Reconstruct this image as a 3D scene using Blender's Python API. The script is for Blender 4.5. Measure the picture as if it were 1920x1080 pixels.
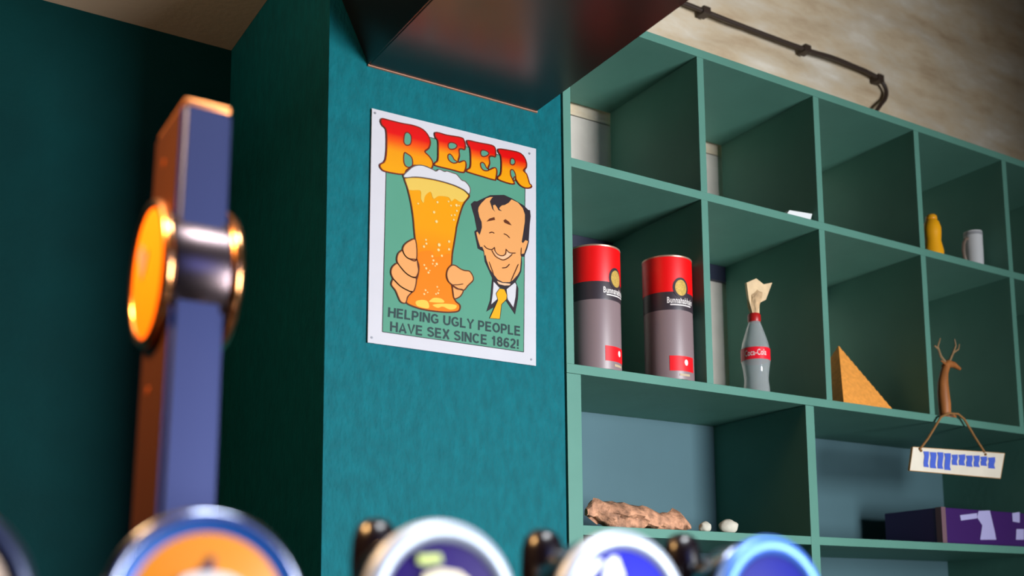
import bpy, bmesh, math, random
from mathutils import Vector, Matrix
random.seed(7)
C = bpy.context.scene.collection
for o in list(bpy.data.objects): bpy.data.objects.remove(o)
S = 1.6            # metres per wall-distance unit
H0 = 1.35          # eye height
# ---------------------------------------------------------------- camera
YAW, PITCH, ROLL = 0.57158, 0.13653, -0.01167
F, CX, CY = 2121.675, 1024.34, 891.08
fwd = Vector((math.sin(YAW)*math.cos(PITCH), math.cos(YAW)*math.cos(PITCH), math.sin(PITCH)))
rt = Vector((math.cos(YAW), -math.sin(YAW), 0)); up = rt.cross(fwd)
cr, sr = math.cos(ROLL), math.sin(ROLL)
R2 = cr*rt + sr*up; U2 = -sr*rt + cr*up
cam = bpy.data.cameras.new('camera'); camo = bpy.data.objects.new('camera', cam); C.objects.link(camo)
m = Matrix((R2, U2, -fwd)).transposed().to_4x4(); m.translation = (0, 0, H0); camo.matrix_world = m
cam.sensor_width = 36; cam.lens = F/1920*36
cam.shift_x = -(CX-960)/1920; cam.shift_y = (CY-540)/1920
cam.clip_start = 0.02
cam.dof.use_dof = True; cam.dof.focus_distance = 1.98; cam.dof.aperture_fstop = cam.lens/11.5
bpy.context.scene.camera = camo
# ---------------------------------------------------------------- world, lights, exposure
sc = bpy.context.scene
sc.view_settings.view_transform = 'Standard'; sc.view_settings.look = 'None'
sc.view_settings.gamma = 1; sc.view_settings.use_curve_mapping = False
sc.view_settings.exposure = 0.0
w = bpy.data.worlds.new('room_ambient'); sc.world = w; w.use_nodes = True
w.node_tree.nodes['Background'].inputs[0].default_value = (0.62, 0.80, 1.0, 1)
w.node_tree.nodes['Background'].inputs[1].default_value = 0.006
NZ_ = 1.35+.72318*1.6
def area(name, loc, target, sx, sy, power, col, spread=180):
    l = bpy.data.lights.new(name, 'AREA'); l.shape = 'RECTANGLE'; l.size = sx; l.size_y = sy
    l.energy = power; l.color = col; l.spread = math.radians(spread)
    o = bpy.data.objects.new(name, l); C.objects.link(o); o.location = loc
    o.rotation_euler = (Vector(target)-Vector(loc)).to_track_quat('-Z', 'Y').to_euler(); return o
area('window_daylight', (1.95, -1.3, H0+0.05), (0.75, 1.6, H0+0.35), 0.8, 1.1, 41, (0.95, 0.97, 1.0), 86)
area('blue_fill_light', (0.95, -2.2, H0+.75), (0.3, 1.0, H0+0.3), 1.3, 1.1, 1.3, (0.22, 0.30, 1.0), 50)  # added blue fill, no window known there; tints the column's front face
area('bar_ceiling_panel', (0.75, 0.15, 3.0), (0.62, 0.62, 1.3), 0.8, 0.35, 9, (0.92, 0.96, 1.0), 70)
area('warm_bulb_light', (-0.12, 0.78, H0+.60), (0.22, 0.86, H0+.12), 0.12, 0.12, 2.4, (1.0, 0.55, 0.20), 70)
area('ceiling_fill_light', (-0.35, 1.2, NZ_-.3), (-0.35, 1.2, NZ_), 0.2, 0.2, 17, (1.0, 0.74, 0.50))  # added unseen fill that warms and brightens the niche ceiling
# ---------------------------------------------------------------- helpers
def ray(px, py):
    return R2*((px-CX)/F) + U2*((CY-py)/F) + fwd
def at(px, py, Y):
    d = ray(px, py); return d*(Y/d.y) + Vector((0, 0, H0))
def lin(c):
    return tuple(((v/255)/12.92 if v/255 <= .04045 else ((v/255+.055)/1.055)**2.4) for v in c)
MATS = {}
def mat(name, rgb, rough=.5, metal=0, var=0.0, vscale=20, bump=0, bscale=80, stretch=(1,1,1), **kw):
    if name in MATS: return MATS[name]
    ma = bpy.data.materials.new(name); ma.use_nodes = True; nt = ma.node_tree; b = nt.nodes['Principled BSDF']
    c = lin(rgb)
    if name.startswith('sign_'): c = tuple(v*.62 for v in c)   # sign colours darkened evenly because the key light overexposes them
    b.inputs['Roughness'].default_value = rough; b.inputs['Metallic'].default_value = metal
    tc = nt.nodes.new('ShaderNodeTexCoord'); mp = nt.nodes.new('ShaderNodeMapping'); mp.inputs['Scale'].default_value = stretch
    nt.links.new(tc.outputs['Object'], mp.inputs[0])
    n = nt.nodes.new('ShaderNodeTexNoise'); n.inputs['Scale'].default_value = vscale; n.inputs['Detail'].default_value = 5
    nt.links.new(mp.outputs[0], n.inputs['Vector'])
    r = nt.nodes.new('ShaderNodeValToRGB')
    r.color_ramp.elements[0].position = .3; r.color_ramp.elements[1].position = .7
    r.color_ramp.elements[0].color = tuple(v*(1-var) for v in c)+(1,)
    r.color_ramp.elements[1].color = tuple(min(1, v*(1+var)) for v in c)+(1,)
    nt.links.new(n.outputs['Fac'], r.inputs[0]); nt.links.new(r.outputs[0], b.inputs['Base Color'])
    if bump:
        n2 = nt.nodes.new('ShaderNodeTexNoise'); n2.inputs['Scale'].default_value = bscale; n2.inputs['Detail'].default_value = 4
        nt.links.new(mp.outputs[0], n2.inputs['Vector'])
        bp = nt.nodes.new('ShaderNodeBump'); bp.inputs['Strength'].default_value = bump; bp.inputs['Distance'].default_value = .003
        nt.links.new(n2.outputs['Fac'], bp.inputs['Height']); nt.links.new(bp.outputs[0], b.inputs['Normal'])
    if name.startswith('sign_'): b.inputs['Specular IOR Level'].default_value = .15
    for k, v in kw.items(): b.inputs[k.replace('_', ' ')].default_value = v
    MATS[name] = ma; return ma
def grad(name, stops, rough=.35, coord='Generated', axis='Z'):
    ma = bpy.data.materials.new(name); ma.use_nodes = True; nt = ma.node_tree; b = nt.nodes['Principled BSDF']
    tc = nt.nodes.new('ShaderNodeTexCoord'); s = nt.nodes.new('ShaderNodeSeparateXYZ'); r = nt.nodes.new('ShaderNodeValToRGB')
    nt.links.new(tc.outputs[coord], s.inputs[0]); nt.links.new(s.outputs[axis], r.inputs[0]); nt.links.new(r.outputs[0], b.inputs['Base Color'])
    e = r.color_ramp.elements
    while len(e) < len(stops): e.new(.5)
    for k, (p, c) in enumerate(stops): e[k].position = p; e[k].color = tuple(v*.62 for v in lin(c))+(1,)
    b.inputs['Roughness'].default_value = rough; b.inputs['Specular IOR Level'].default_value = .15; MATS[name] = ma; return ma
def tag(o, label=None, cat=None, group=None, kind=None):
    for k, v in (('label', label), ('category', cat), ('group', group), ('kind', kind)):
        if v: o[k] = v
    return o
def thing(name, label, cat, loc=(0,0,0), group=None):
    o = bpy.data.objects.new(name, None); C.objects.link(o); o.location = loc; o.empty_display_size = .02
    return tag(o, label, cat, group)
def wloc(o):
    v = Vector(o.location)
    while o.parent: o = o.parent; v += Vector(o.location)
    return v
def obj(name, bm, ma, parent=None, smooth=False):
    """bm in world coordinates; re-based on the parent (parents are never rotated)."""
    me = bpy.data.meshes.new(name)
    bmesh.ops.recalc_face_normals(bm, faces=bm.faces)
    if parent is not None:
        off = wloc(parent); bmesh.ops.translate(bm, verts=bm.verts, vec=-off)
    else:
        off = None
    bm.to_mesh(me); bm.free()
    if smooth:
        for p in me.polygons: p.use_smooth = True
        me.set_sharp_from_angle(angle=math.radians(38))
    if ma: me.materials.append(ma)
    o = bpy.data.objects.new(name, me); C.objects.link(o); o.parent = parent
    return o
def own_base(o):
    """move the origin of a one-mesh thing to its bounding-box base"""
    vs = [v.co for v in o.data.vertices]
    b = Vector(((min(v.x for v in vs)+max(v.x for v in vs))/2, (min(v.y for v in vs)+max(v.y for v in vs))/2, min(v.z for v in vs)))
    o.data.transform(Matrix.Translation(-b)); o.location = b; return o
def box(bm, x0, x1, y0, y1, z0, z1, bev=0):
    r = bmesh.ops.create_cube(bm, size=1)['verts']
    for v in r: v.co = Vector((x0+(v.co.x+.5)*(x1-x0), y0+(v.co.y+.5)*(y1-y0), z0+(v.co.z+.5)*(z1-z0)))
    if bev:
        es = list({e for v in r for e in v.link_edges})
        bmesh.ops.bevel(bm, geom=es, offset=bev, segments=2, affect='EDGES', profile=.6)
    return bm
def bx(x0, x1, y0, y1, z0, z1, bev=0): return box(bmesh.new(), x0, x1, y0, y1, z0, z1, bev)
def lathe(prof, c, seg=48, axis='Z', bm=None, closed=False):
    """prof: (radius, height) pairs, revolved round axis through c"""
    bm = bm or bmesh.new(); c = Vector(c); rings = []
    for r, h in prof:
        ring = []
        for k in range(seg):
            a = 2*math.pi*k/seg; u, v = r*math.cos(a), r*math.sin(a)
            p = {'Z': (u, v, h), 'Y': (u, h, v), 'X': (h, u, v)}[axis]
            ring.append(bm.verts.new(c+Vector(p)))
        rings.append(ring)
    for a, b in zip(rings, rings[1:]):
        for k in range(seg): bm.faces.new((a[k], a[(k+1) % seg], b[(k+1) % seg], b[k]))
    if not closed:
        bm.faces.new(rings[0]); bm.faces.new(rings[-1])
    else:
        a, b = rings[-1], rings[0]
        for k in range(seg): bm.faces.new((a[k], a[(k+1) % seg], b[(k+1) % seg], b[k]))
    return bm
def tube(pts, rad, seg=8, bm=None):
    bm = bm or bmesh.new(); pts = [Vector(p) for p in pts]; rings = []
    rads = rad if isinstance(rad, (list, tuple)) else [rad]*len(pts)
    ref = None
    for i, p in enumerate(pts):
        t = (pts[min(i+1, len(pts)-1)]-pts[max(i-1, 0)]).normalized()
        if ref is None: ref = Vector((0, 0, 1)) if abs(t.z) < .8 else Vector((0, 1, 0))
        a = (ref-t*ref.dot(t)).normalized(); b = t.cross(a); ref = a
        rings.append([bm.verts.new(p+(a*math.cos(2*math.pi*k/seg)+b*math.sin(2*math.pi*k/seg))*rads[i]) for k in range(seg)])
    for a, b in zip(rings, rings[1:]):
        for k in range(seg): bm.faces.new((a[k], a[(k+1) % seg], b[(k+1) % seg], b[k]))
    bm.faces.new(rings[0]); bm.faces.new(rings[-1]); return bm
def smooth_pts(p, closed=True, n=4):
    out = []; N = len(p)
    rng = range(N) if closed else range(N-1)
    for i in rng:
        if closed: a, b, c, d = p[i-1], p[i], p[(i+1) % N], p[(i+2) % N]
        else: a, b, c, d = p[max(i-1, 0)], p[i], p[i+1], p[min(i+2, N-1)]
        for k in range(n):
            t = k/n
            out.append(tuple(.5*((2*b[j])+(-a[j]+c[j])*t+(2*a[j]-5*b[j]+4*c[j]-d[j])*t*t+(-a[j]+3*b[j]-3*c[j]+d[j])*t**3) for j in (0, 1)))
    if not closed: out.append(p[-1])
    return out
def prism(pts, depth, bm=None):
    """closed planar loop (Vectors) extruded by the vector depth, caps triangulated"""
    bm = bm or bmesh.new()
    a = [bm.verts.new(p) for p in pts]; b = [bm.verts.new(Vector(p)+depth) for p in pts]
    f1 = bm.faces.new(a); f2 = bm.faces.new(list(reversed(b))); n = len(pts)
    for k in range(n): bm.faces.new((a[k], b[k], b[(k+1) % n], a[(k+1) % n]))
    bm.normal_update(); bmesh.ops.triangulate(bm, faces=[f1, f2], ngon_method='EAR_CLIP'); return bm
# ---------------------------------------------------------------- measures
T = .0166
XV = [(.67632+.20005*i)*S for i in range(9)]
ZT, ZB1, ZB2, ZB3 = [H0+v*S for v in (.7049, .52083, .28336, .10697)]
YF = S; YB = S*1.1825
PL, PR = .39312*S, .668*S
NY = S*1.32716; NZ = H0+.72318*S
# ---------------------------------------------------------------- setting materials
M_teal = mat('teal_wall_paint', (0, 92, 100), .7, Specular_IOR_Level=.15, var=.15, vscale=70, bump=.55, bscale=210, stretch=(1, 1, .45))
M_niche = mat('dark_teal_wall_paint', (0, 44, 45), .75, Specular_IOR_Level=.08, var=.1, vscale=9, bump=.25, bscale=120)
M_plaster = mat('whitewashed_stone', (206, 190, 160), .85, var=.0, bump=.5, bscale=30)
def plaster_nodes():
    nt = M_plaster.node_tree; b = nt.nodes['Principled BSDF']
    tc = nt.nodes.new('ShaderNodeTexCoord'); mp = nt.nodes.new('ShaderNodeMapping'); mp.inputs['Scale'].default_value = (1, 1, 3.2)
    n = nt.nodes.new('ShaderNodeTexNoise'); n.inputs['Scale'].default_value = 4.2; n.inputs['Detail'].default_value = 6; n.inputs['Roughness'].default_value = .6
    nt.links.new(tc.outputs['Object'], mp.inputs[0]); nt.links.new(mp.outputs[0], n.inputs['Vector'])
    r = nt.nodes.new('ShaderNodeValToRGB'); e = r.color_ramp.elements
    e.new(.5); e.new(.6)
    for k, (p, c) in enumerate(((.34, (208, 182, 148)), (.46, (226, 206, 174)), (.56, (232, 218, 194)), (.68, (248, 240, 224)))): e[k].position = p; e[k].color = lin(c)+(1,)
    nt.links.new(n.outputs['Fac'], r.inputs[0]); nt.links.new(r.outputs[0], b.inputs['Base Color'])
plaster_nodes()
M_ceil = mat('cream_ceiling_paint', (196, 172, 146), .8, var=.05, vscale=6, bump=.2)
M_white = mat('white_back_wall', (214, 206, 194), .8, var=.08, vscale=14, bump=.2)
M_floor = mat('dark_wood_floor', (92, 70, 52), .5, var=.2, vscale=6)
def st(name, bm, ma, smooth=False):
    return tag(own_base(obj(name, bm, ma, None, smooth)), kind='structure')
# rough back wall (above and behind the shelves): undulating mesh, whitewashed stone courses
def rough_wall():
    from mathutils import noise
    bm = bmesh.new(); nx, nz = 170, 50; x0, x1, z0, z1 = PR-.03, 5.2, ZT-.03, 3.5; g = []
    for j in range(nz+1):
        row = []
        for i in range(nx+1):
            x = x0+(x1-x0)*i/nx; z = z0+(z1-z0)*j/nz
            amp = .012 if z > ZT+.03 else 0.0
            d = amp*(noise.noise(Vector((x*5, 0, z*13)))+.5*noise.noise(Vector((x*14, 3, z*30))))
            row.append(bm.verts.new((x, YB+.014+d+(.012 if amp else 0), z)))
        g.append(row)
    for j in range(nz):
        for i in range(nx): bm.faces.new((g[j][i], g[j][i+1], g[j+1][i+1], g[j+1][i]))
    return bm
o = rough_wall()
ow = st('wall_back', o, M_plaster, True)
st('wall_back', bx(PR+.001, 5.2, YB+.014, YB+.06, 0, ZT-.028), M_white)
st('wall_pier', bx(PL, PR, YF, NY+.05, 0, 3.4), M_teal)
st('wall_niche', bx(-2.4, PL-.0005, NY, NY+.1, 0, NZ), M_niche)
st('ceiling', bx(-2.4, PL-.0005, .6, NY+.1, NZ, NZ+.12), M_ceil)
st('ceiling_main', bx(-2.4, 5.2, -2.4, NY+.1, 3.5, 3.6), M_ceil)
st('floor', bx(-2.4, 5.2, -2.4, NY+.1, -.05, 0), M_floor)
st('wall_left', bx(-2.5, -2.4, -2.4, NY+.1, 0, 3.5), mat('brown_room_wall', (120, 78, 50), .8, var=.1))
# ---------------------------------------------------------------- shelving
M_green = mat('sage_green_shelf_paint', (84, 132, 118), .55, var=.05, Specular_IOR_Level=.2, vscale=9, bump=.12, bscale=60)
M_back = mat('grey_blue_back_panel', (78, 108, 116), .6, Specular_IOR_Level=.2, var=.05, vscale=5)
sh = thing('cubby_shelf', 'sage green open cubby shelving with two rows of square pigeonholes against the whitewashed wall', 'shelf', (XV[0], YF, ZB2-T/2))
XE = XV[8]
obj('top_board', bx(XV[0]-T/2, XE+T/2, YF, YB, ZT-T/2, ZT+T/2, .0008), M_green, sh)
obj('shelf_board', bx(XV[0]+T/2, XE-T/2, YF+.0006, YB, ZB1-T/2, ZB1+T/2, .0008), M_green, sh)
obj('bottom_board', bx(XV[0]-T/2, XE+T/2, YF, YB, ZB2-T/2, ZB2+T/2, .0008), M_green, sh)
for x in (XV[0], XE): obj('side_panel', bx(x-T/2, x+T/2, YF, YB, ZB2+T/2, ZT-T/2, .0008), M_green, sh)
for i in range(1, 8):
    for a, b in ((ZB1, ZT), (ZB2, ZB1)):
        obj('divider', bx(XV[i]-T/2, XV[i]+T/2, YF+.0006, YB, a+T/2, b-T/2, .0008), M_green, sh)
lo = thing('sideboard_shelf', 'sage green lower shelving with thick uprights and wide open bays under the pigeonholes', 'shelf', (XV[0], YF, .9))
PW = .030; x0 = XV[0]-T/2; VB = 1.03997*S; V2 = 1.514*S+PW*.4
ups = [x0+PW/2, VB, V2, V2+.75, XE-PW/2]
zt = ZB2-T/2-.0006; z4 = H0-.12*S
for k, x in enumerate(ups):
    wv = PW if k in (0, 4) else .0235
    if k in (0, 4): obj('side_panel', bx(x-wv/2, x+wv/2, YF, YB-.012, .9, zt, .0008), M_green, lo)
    else: obj('divider', bx(x-wv/2, x+wv/2, YF+.0006, YB-.012, .9, zt, .0008), M_green, lo)
for k in range(4):
    a = ups[k]+(PW/2 if k == 0 else .0235/2); b = ups[k+1]-(PW/2 if k == 3 else .0235/2)
    for z in (ZB3, z4): obj('shelf_board', bx(a, b, YF+.001, YB-.012, z-T/2, z+T/2, .0008), M_green, lo)
    obj('floor_board', bx(a, b, YF+.02, YB-.012, .9, .9+T), M_green, lo)
obj('back_panel', bx(x0, XE, YB-.012, YB-.003, .9, zt), M_back, lo)
M_counter = mat('dark_oak_worktop', (70, 50, 36), .4, var=.25, vscale=8, stretch=(1, 6, 6))
wk = thing('back_bar_cabinet', 'dark wooden back bar cabinet carrying the lower shelving', 'cabinet', (2.5, 1.7, 0))
obj('worktop', bx(PR+.005, XE+.1, 1.42, YB, .86, .8995), M_counter, wk)
for k in range(5):
    a = PR+.01+k*.5
    obj('door', bx(a, a+.49, 1.44, 1.46, .1, .855, .003), M_counter, wk)
obj('carcass', bx(PR+.01, XE+.05, 1.46, YB, 0, .859), M_counter, wk)
# dark rail on the wall behind the pigeonholes
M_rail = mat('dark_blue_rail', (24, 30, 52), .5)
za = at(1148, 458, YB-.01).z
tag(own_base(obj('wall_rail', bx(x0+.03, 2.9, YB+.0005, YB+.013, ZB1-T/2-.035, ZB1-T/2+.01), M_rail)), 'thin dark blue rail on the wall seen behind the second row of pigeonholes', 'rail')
# ---------------------------------------------------------------- dark hood on the pier
M_black = mat('dark_bronze_metal', (108, 90, 86), .31, 1.0, var=.06, vscale=5)
M_brownp = mat('brown_satin_grille', (128, 92, 84), .55, var=.15, vscale=7)
a = at(690, 122, YF); b = at(1005, 212, YF); top = at(640, 0, YF)
zb = (a.z+b.z)/2; slope = (top.x-a.x)/(top.z-a.z)
hd = thing('wall_box', 'dark glossy box mounted high on the teal pier above the beer sign', 'cabinet', (a.x, YF-.3, zb))
YH = .86
def hood(x0, x1, y0, y1, z0, z1, s):
    bm = bmesh.new(); h = z1-z0
    lo_ = [(x0, y0), (x1, y0), (x1, y1), (x0, y1)]; hi = [(x0+s*h, y0), (x1-s*h*.5, y0), (x1-s*h*.5, y1), (x0+s*h, y1)]
    v0 = [bm.verts.new((x, y, z0)) for x, y in lo_]; v1 = [bm.verts.new((x, y, z1)) for x, y in hi]
    bm.faces.new(v0[::-1]); bm.faces.new(v1)
    for k in range(4): bm.faces.new((v0[k], v0[(k+1) % 4], v1[(k+1) % 4], v1[k]))
    bmesh.ops.bevel(bm, geom=list(bm.edges), offset=.002, segments=2, affect='EDGES'); return bm
obj('housing', hood(a.x, b.x, YH, YF-.0005, zb, zb+.42, slope), M_black, hd)
obj('seam', bx(a.x-.001, b.x+.001, YF-.004, YF-.0004, zb-.0015, zb+.001), mat('tan_sealant', (168, 120, 96), .7), hd)
# ---------------------------------------------------------------- tin sign
YS = YF-.004
sg = thing('tin_sign', 'white bordered tin beer sign with cartoon man and tall beer glass on the teal pier', 'sign', at(850, 660, YF-.002))
def z_(ox, oy, s): return lambda pts: [(ox+x/s, oy+y/s) for x, y in pts]
za1 = z_(700, 210, 7.714); za2 = z_(800, 230, 7.714); za3 = z_(740, 300, 7.714); za4 = z_(870, 350, 7.714); za5 = z_(880, 440, 6.353); za6 = z_(720, 430, 6.353)
LAY = .00022
def flat(name, pts, ma, layer, parent=sg, sm=False, n=4):
    if sm: pts = smooth_pts(pts, True, n)
    Y = YS-layer*LAY
    return obj(name, prism([at(x, y, Y) for x, y in pts], Vector((0, LAY*.9, 0))), ma, parent)
def ribbon(pts, wd, Y, bm, closed=False, depth=LAY*.9):
    P = [at(x, y, Y) for x, y in pts]; n = len(P); L = []; Rr = []
    for i, p in enumerate(P):
        q = P[(i+1) % n] if closed or i < n-1 else p; o_ = P[i-1] if closed or i > 0 else p
        t = (q-o_); t = Vector((t.x, 0, t.z)); t.normalize(); nn = Vector((-t.z, 0, t.x))*wd/2
        k = 1 if closed or 0 < i < n-1 else .55
        L.append(p+nn*k); Rr.append(p-nn*k)
    vf = [[bm.verts.new(v) for v in X] for X in (L, Rr)]; vb = [[bm.verts.new(v+Vector((0, depth, 0))) for v in X] for X in (L, Rr)]
    for i in range(n if closed else n-1):
        j = (i+1) % n
        bm.faces.new((vf[0][i], vf[0][j], vf[1][j], vf[1][i])); bm.faces.new((vf[0][i], vb[0][i], vb[0][j], vf[0][j])); bm.faces.new((vf[1][i], vf[1][j], vb[1][j], vb[1][i]))
def strokes(name, lists, wd, ma, layer, parent=sg, closed=False):
    for p in lists:
        bm = bmesh.new(); ribbon(smooth_pts(p, closed, 4), wd, YS-layer*LAY, bm, closed); obj(name, bm, ma, parent)
PX = .00094   # one photo pixel on the sign, metres
M_swhite = mat('sign_white_enamel', (226, 226, 232), .35, var=.02)
M_sgreen = mat('sign_green_print', (96, 168, 140), .38, var=.05, vscale=6)
M_ink = mat('sign_dark_ink', (52, 44, 50), .4)
M_brown = mat('sign_brown_outline', (104, 50, 24), .4)
M_skin = mat('sign_skin_print', (250, 176, 104), .4)
M_skin2 = mat('sign_pale_skin_print', (252, 204, 160), .4)
M_foam = mat('sign_foam_print', (228, 228, 232), .4)
M_gold = mat('sign_gold_print', (255, 186, 20), .38)
M_amber = grad('sign_amber_print', [(0, (255, 138, 16)), (.45, (255, 150, 10)), (.62, (255, 168, 8)), (1, (255, 172, 10))])
M_yel = mat('sign_pale_yellow_print', (246, 208, 96), .38)
M_bub = mat('sign_bubble_print', (255, 224, 150), .38)
M_beer = grad('sign_red_to_orange_print', [(0, (255, 176, 10)), (.42, (255, 166, 8)), (.62, (255, 90, 10)), (.76, (240, 10, 6)), (1, (232, 6, 6))])
q = [(697.5, 203), (1005, 279), (1005, 686), (689.5, 642)]
obj('plate', prism([at(x, y, YS) for x, y in q], Vector((0, .0022, 0))), M_swhite, sg)
pan = [(726, 237), (985, 303), (982, 660), (717, 622)]
flat('green_panel', pan, M_sgreen, 1)
bmf = bmesh.new()
for e0, e1 in zip(pan, pan[1:]+pan[:1]): ribbon([e0, e1], PX*2.2, YS-2*LAY, bmf)
obj('panel_border', bmf, M_ink, sg)
for x, y in ((992.5, 288), (697, 633), (996, 674), (703, 212)):
    c = at(x, y, YS)
    obj('mounting_hole', lathe([(.0019, -.0008), (.0019, .0)], c, 14, 'Y'), mat('hole_grey', (120, 122, 128), .5, .4), sg)
# glass, foam
glass = (za3([(140,270),(190,420),(240,640),(270,850)])+za6([(362,20),(380,200),(388,340),(415,440),(405,540),(380,620),(365,700),(330,750),(285,800),(268,870),(330,910),(450,950),(600,975),(750,988),(870,980),(905,950),(905,900),(860,860),(835,810),(820,740),(805,660),(760,610),(745,540),(770,460),(805,430),(815,300),(840,150),(862,10)])
  + za3([(900,960),(960,740),(1010,620),(1080,530),(1060,480),(1000,430),(850,360),(650,300),(450,260),(300,245),(160,255)]))
flat('glass_print', glass, M_amber, 3, sm=True, n=3)
flat('amber_shade_print', za6([(400,290),(560,255),(620,330),(790,290),(795,420),(755,480),(735,540),(755,615),(795,650),(812,760),(830,830),(880,890),(880,960),(600,955),(450,935),(290,875),(340,770),(385,690),(400,600),(428,460)]), mat('sign_deep_orange_print', (255, 140, 14), .38), 4, sm=True)
flat('glass_rim_print', za3([(155,280),(300,262),(450,277),(650,317),(850,377),(1000,447),(1050,500),(1055,530),(1000,600),(930,600),(870,560),(820,600),(780,540),(640,520),(560,560),(520,460),(440,520),(420,620),(380,560),(370,440),(205,430)]), M_yel, 5, sm=True, n=3)
for k, pl in enumerate(([(380,860),(450,840),(520,860),(530,940),(400,915)], [(550,845),(600,815),(690,830),(710,872),(550,865)], [(580,900),(700,885),(855,900),(850,945),(780,955),(700,920),(640,935)])):
    flat('base_glint_print', za6(pl), mat('sign_bright_yellow', (255, 214, 84), .38), 5, sm=True)
bmf = bmesh.new()
for f_, L_ in ((za6, [(500,125,14),(475,205,18),(505,170,16),(657,185,24),(650,245,20),(775,145,18),(775,238,18),(690,315,16),(575,320,16),(590,370,15),(580,410,12),(628,412,18),(610,435,10),(480,425,13),(503,465,16),(530,515,16),(635,685,12),(495,725,14),(480,770,14),(520,750,10),(645,760,14),(620,770,12),(655,725,9),(545,490,9)]),
               (za3, [(570,755,22),(605,890,25),(900,735,18),(870,795,16),(822,800,14),(855,865,18),(895,655,24),(815,660,15),(780,600,15),(620,610,20),(340,630,16),(930,660,14)])):
    sc_ = 6.353 if f_ is za6 else 7.714
    for x, y, r_ in L_:
        (X, Y_), = f_([(x, y)]); c = at(X, Y_, YS-6*LAY)
        lathe([(r_/sc_*PX*.8, 0), (r_/sc_*PX*.8, LAY*.9)], c, 10, 'Y', bmf)
tag(obj('bubbles_print', bmf, M_bub, sg), kind='stuff')
strokes('glass_outline', [glass], PX*2.5, M_brown, 7, closed=True)
foam = za3([(130,225),(200,150),(280,90),(380,75),(470,100),(560,140),(600,160),(650,135),(720,165),(760,160),(850,190),(900,210),(970,290),(1020,310),(1080,380),(1095,440),(1075,490),(1000,430),(850,360),(650,300),(450,260),(300,245),(160,255)])
# BEER letters
B = za1([(110,130),(130,95),(200,110),(400,160),(560,190),(680,230),(760,290),(810,370),(825,440),(800,520),(745,570),(800,630),(850,700),(862,760),(830,820),(760,785),(600,770),(560,790),(480,840),(430,900),(180,860),(110,810),(100,760),(160,720),(185,640),(195,500),(195,330),(180,240),(130,190)])
E1 = za2([(120,160),(150,140),(300,180),(500,215),(545,260),(560,330),(545,385),(500,375),(468,390),(475,470),(455,545),(470,575),(545,550),(570,600),(550,700),(500,715),(350,675),(130,620),(125,580),(165,540),(170,380),(165,260),(130,210)])
E2 = za2([(585,270),(615,258),(760,290),(940,325),(990,365),(1000,430),(990,490),(945,480),(905,495),(912,580),(890,650),(910,680),(985,650),(1015,690),(1000,810),(970,825),(800,775),(590,710),(590,680),(635,640),(640,500),(630,370),(600,320)])
RR = za2([(1035,400),(1060,380),(1200,400),(1330,430),(1400,480),(1440,560),(1440,640),(1400,690),(1445,740),(1470,810),(1490,880),(1520,910),(1490,940),(1420,940),(1350,900),(1300,830),(1275,780),(1250,830),(1270,870),(1240,885),(1150,865),(1040,820),(1035,785),(1075,740),(1085,600),(1075,480),(1050,440)])
holes = [za1([(460,310),(500,295),(545,340),(550,420),(530,470),(480,480),(445,440),(445,370)]), za1([(450,590),(500,610),(550,650),(570,720),(560,780),(510,800),(460,770),(440,700)]),
  za2([(315,310),(350,285),(410,300),(440,335),(410,375),(350,385),(318,360)]), za2([(310,470),(340,455),(375,490),(400,535),(430,555),(440,575),(390,585),(340,560),(312,520)]),
  za2([(785,415),(815,395),(870,412),(900,445),(870,480),(815,490),(788,465)]), za2([(780,590),(810,575),(840,600),(865,650),(900,680),(880,695),(830,690),(790,650)]),
  za2([(1215,530),(1245,515),(1275,545),(1275,590),(1245,610),(1212,590)]), za2([(1215,690),(1245,680),(1275,720),(1290,780),(1280,830),(1260,840),(1235,800),(1215,750)])]
for L_ in (B, E1, E2, RR):
    flat('headline_letter', L_, M_beer, 8, sm=True, n=3)
    sh_ = [(x+1.4, y+1.6) for x, y in L_]
    flat('letter_shadow', sh_, M_brown, 6.8, sm=True, n=3)
for h_ in holes: flat('letter_counter', h_, M_sgreen, 9, sm=True, n=3)
strokes('letter_outline', [B, E1, E2, RR]+holes, PX*2.1, mat('sign_maroon_outline', (128, 34, 14), .4), 10, closed=True)
flat('foam_print', foam, M_foam, 11, sm=True, n=3)
strokes('foam_outline', [foam], PX*1.8, mat('sign_grey_outline', (112, 100, 92), .4), 12, closed=True)
# hand
F1 = za6([(378,128),(300,140),(240,190),(225,250),(250,310),(300,350),(387,362)])
F2 = za6([(215,250),(170,290),(155,370),(190,440),(260,520),(330,565),(380,570),(412,500),(402,420),(387,362),(300,350),(250,310),(222,255)])
F3 = za6([(155,405),(100,450),(85,520),(120,600),(200,680),(300,735),(350,740),(380,660),(382,580),(330,565),(260,520),(190,440)])
F4 = za6([(105,600),(90,660),(140,730),(170,800),(200,860),(250,880),(270,850),(285,800),(335,745),(300,735),(200,680),(125,605)])
T1 = za6([(805,430),(850,430),(910,470),(960,490),(1020,500),(1060,560),(1060,610),(1000,670),(960,720),(920,720),(870,700),(820,665),(770,620),(748,540),(765,470)])
T2 = za6([(820,675),(870,705),(940,720),(935,760),(900,805),(840,825),(825,760)])
for f_ in (F1, F2, F3, F4): flat('finger_print', f_, M_skin, 8, sm=True, n=3)
flat('thumb_base_print', T2, M_skin, 8, sm=True, n=3); flat('thumb_print', T1, M_skin, 8.6, sm=True, n=3)
strokes('finger_outline', [F1, F2, F3, F4, T2], PX*2.1, M_brown, 9, closed=True)
strokes('thumb_outline', [T1], PX*2.1, M_brown, 9.8, closed=True)
strokes('thumb_crease', [za6([(820,660),(880,660),(945,650)]), za6([(822,678),(870,710),(925,718)])], PX*1.6, M_brown, 10)
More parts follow.
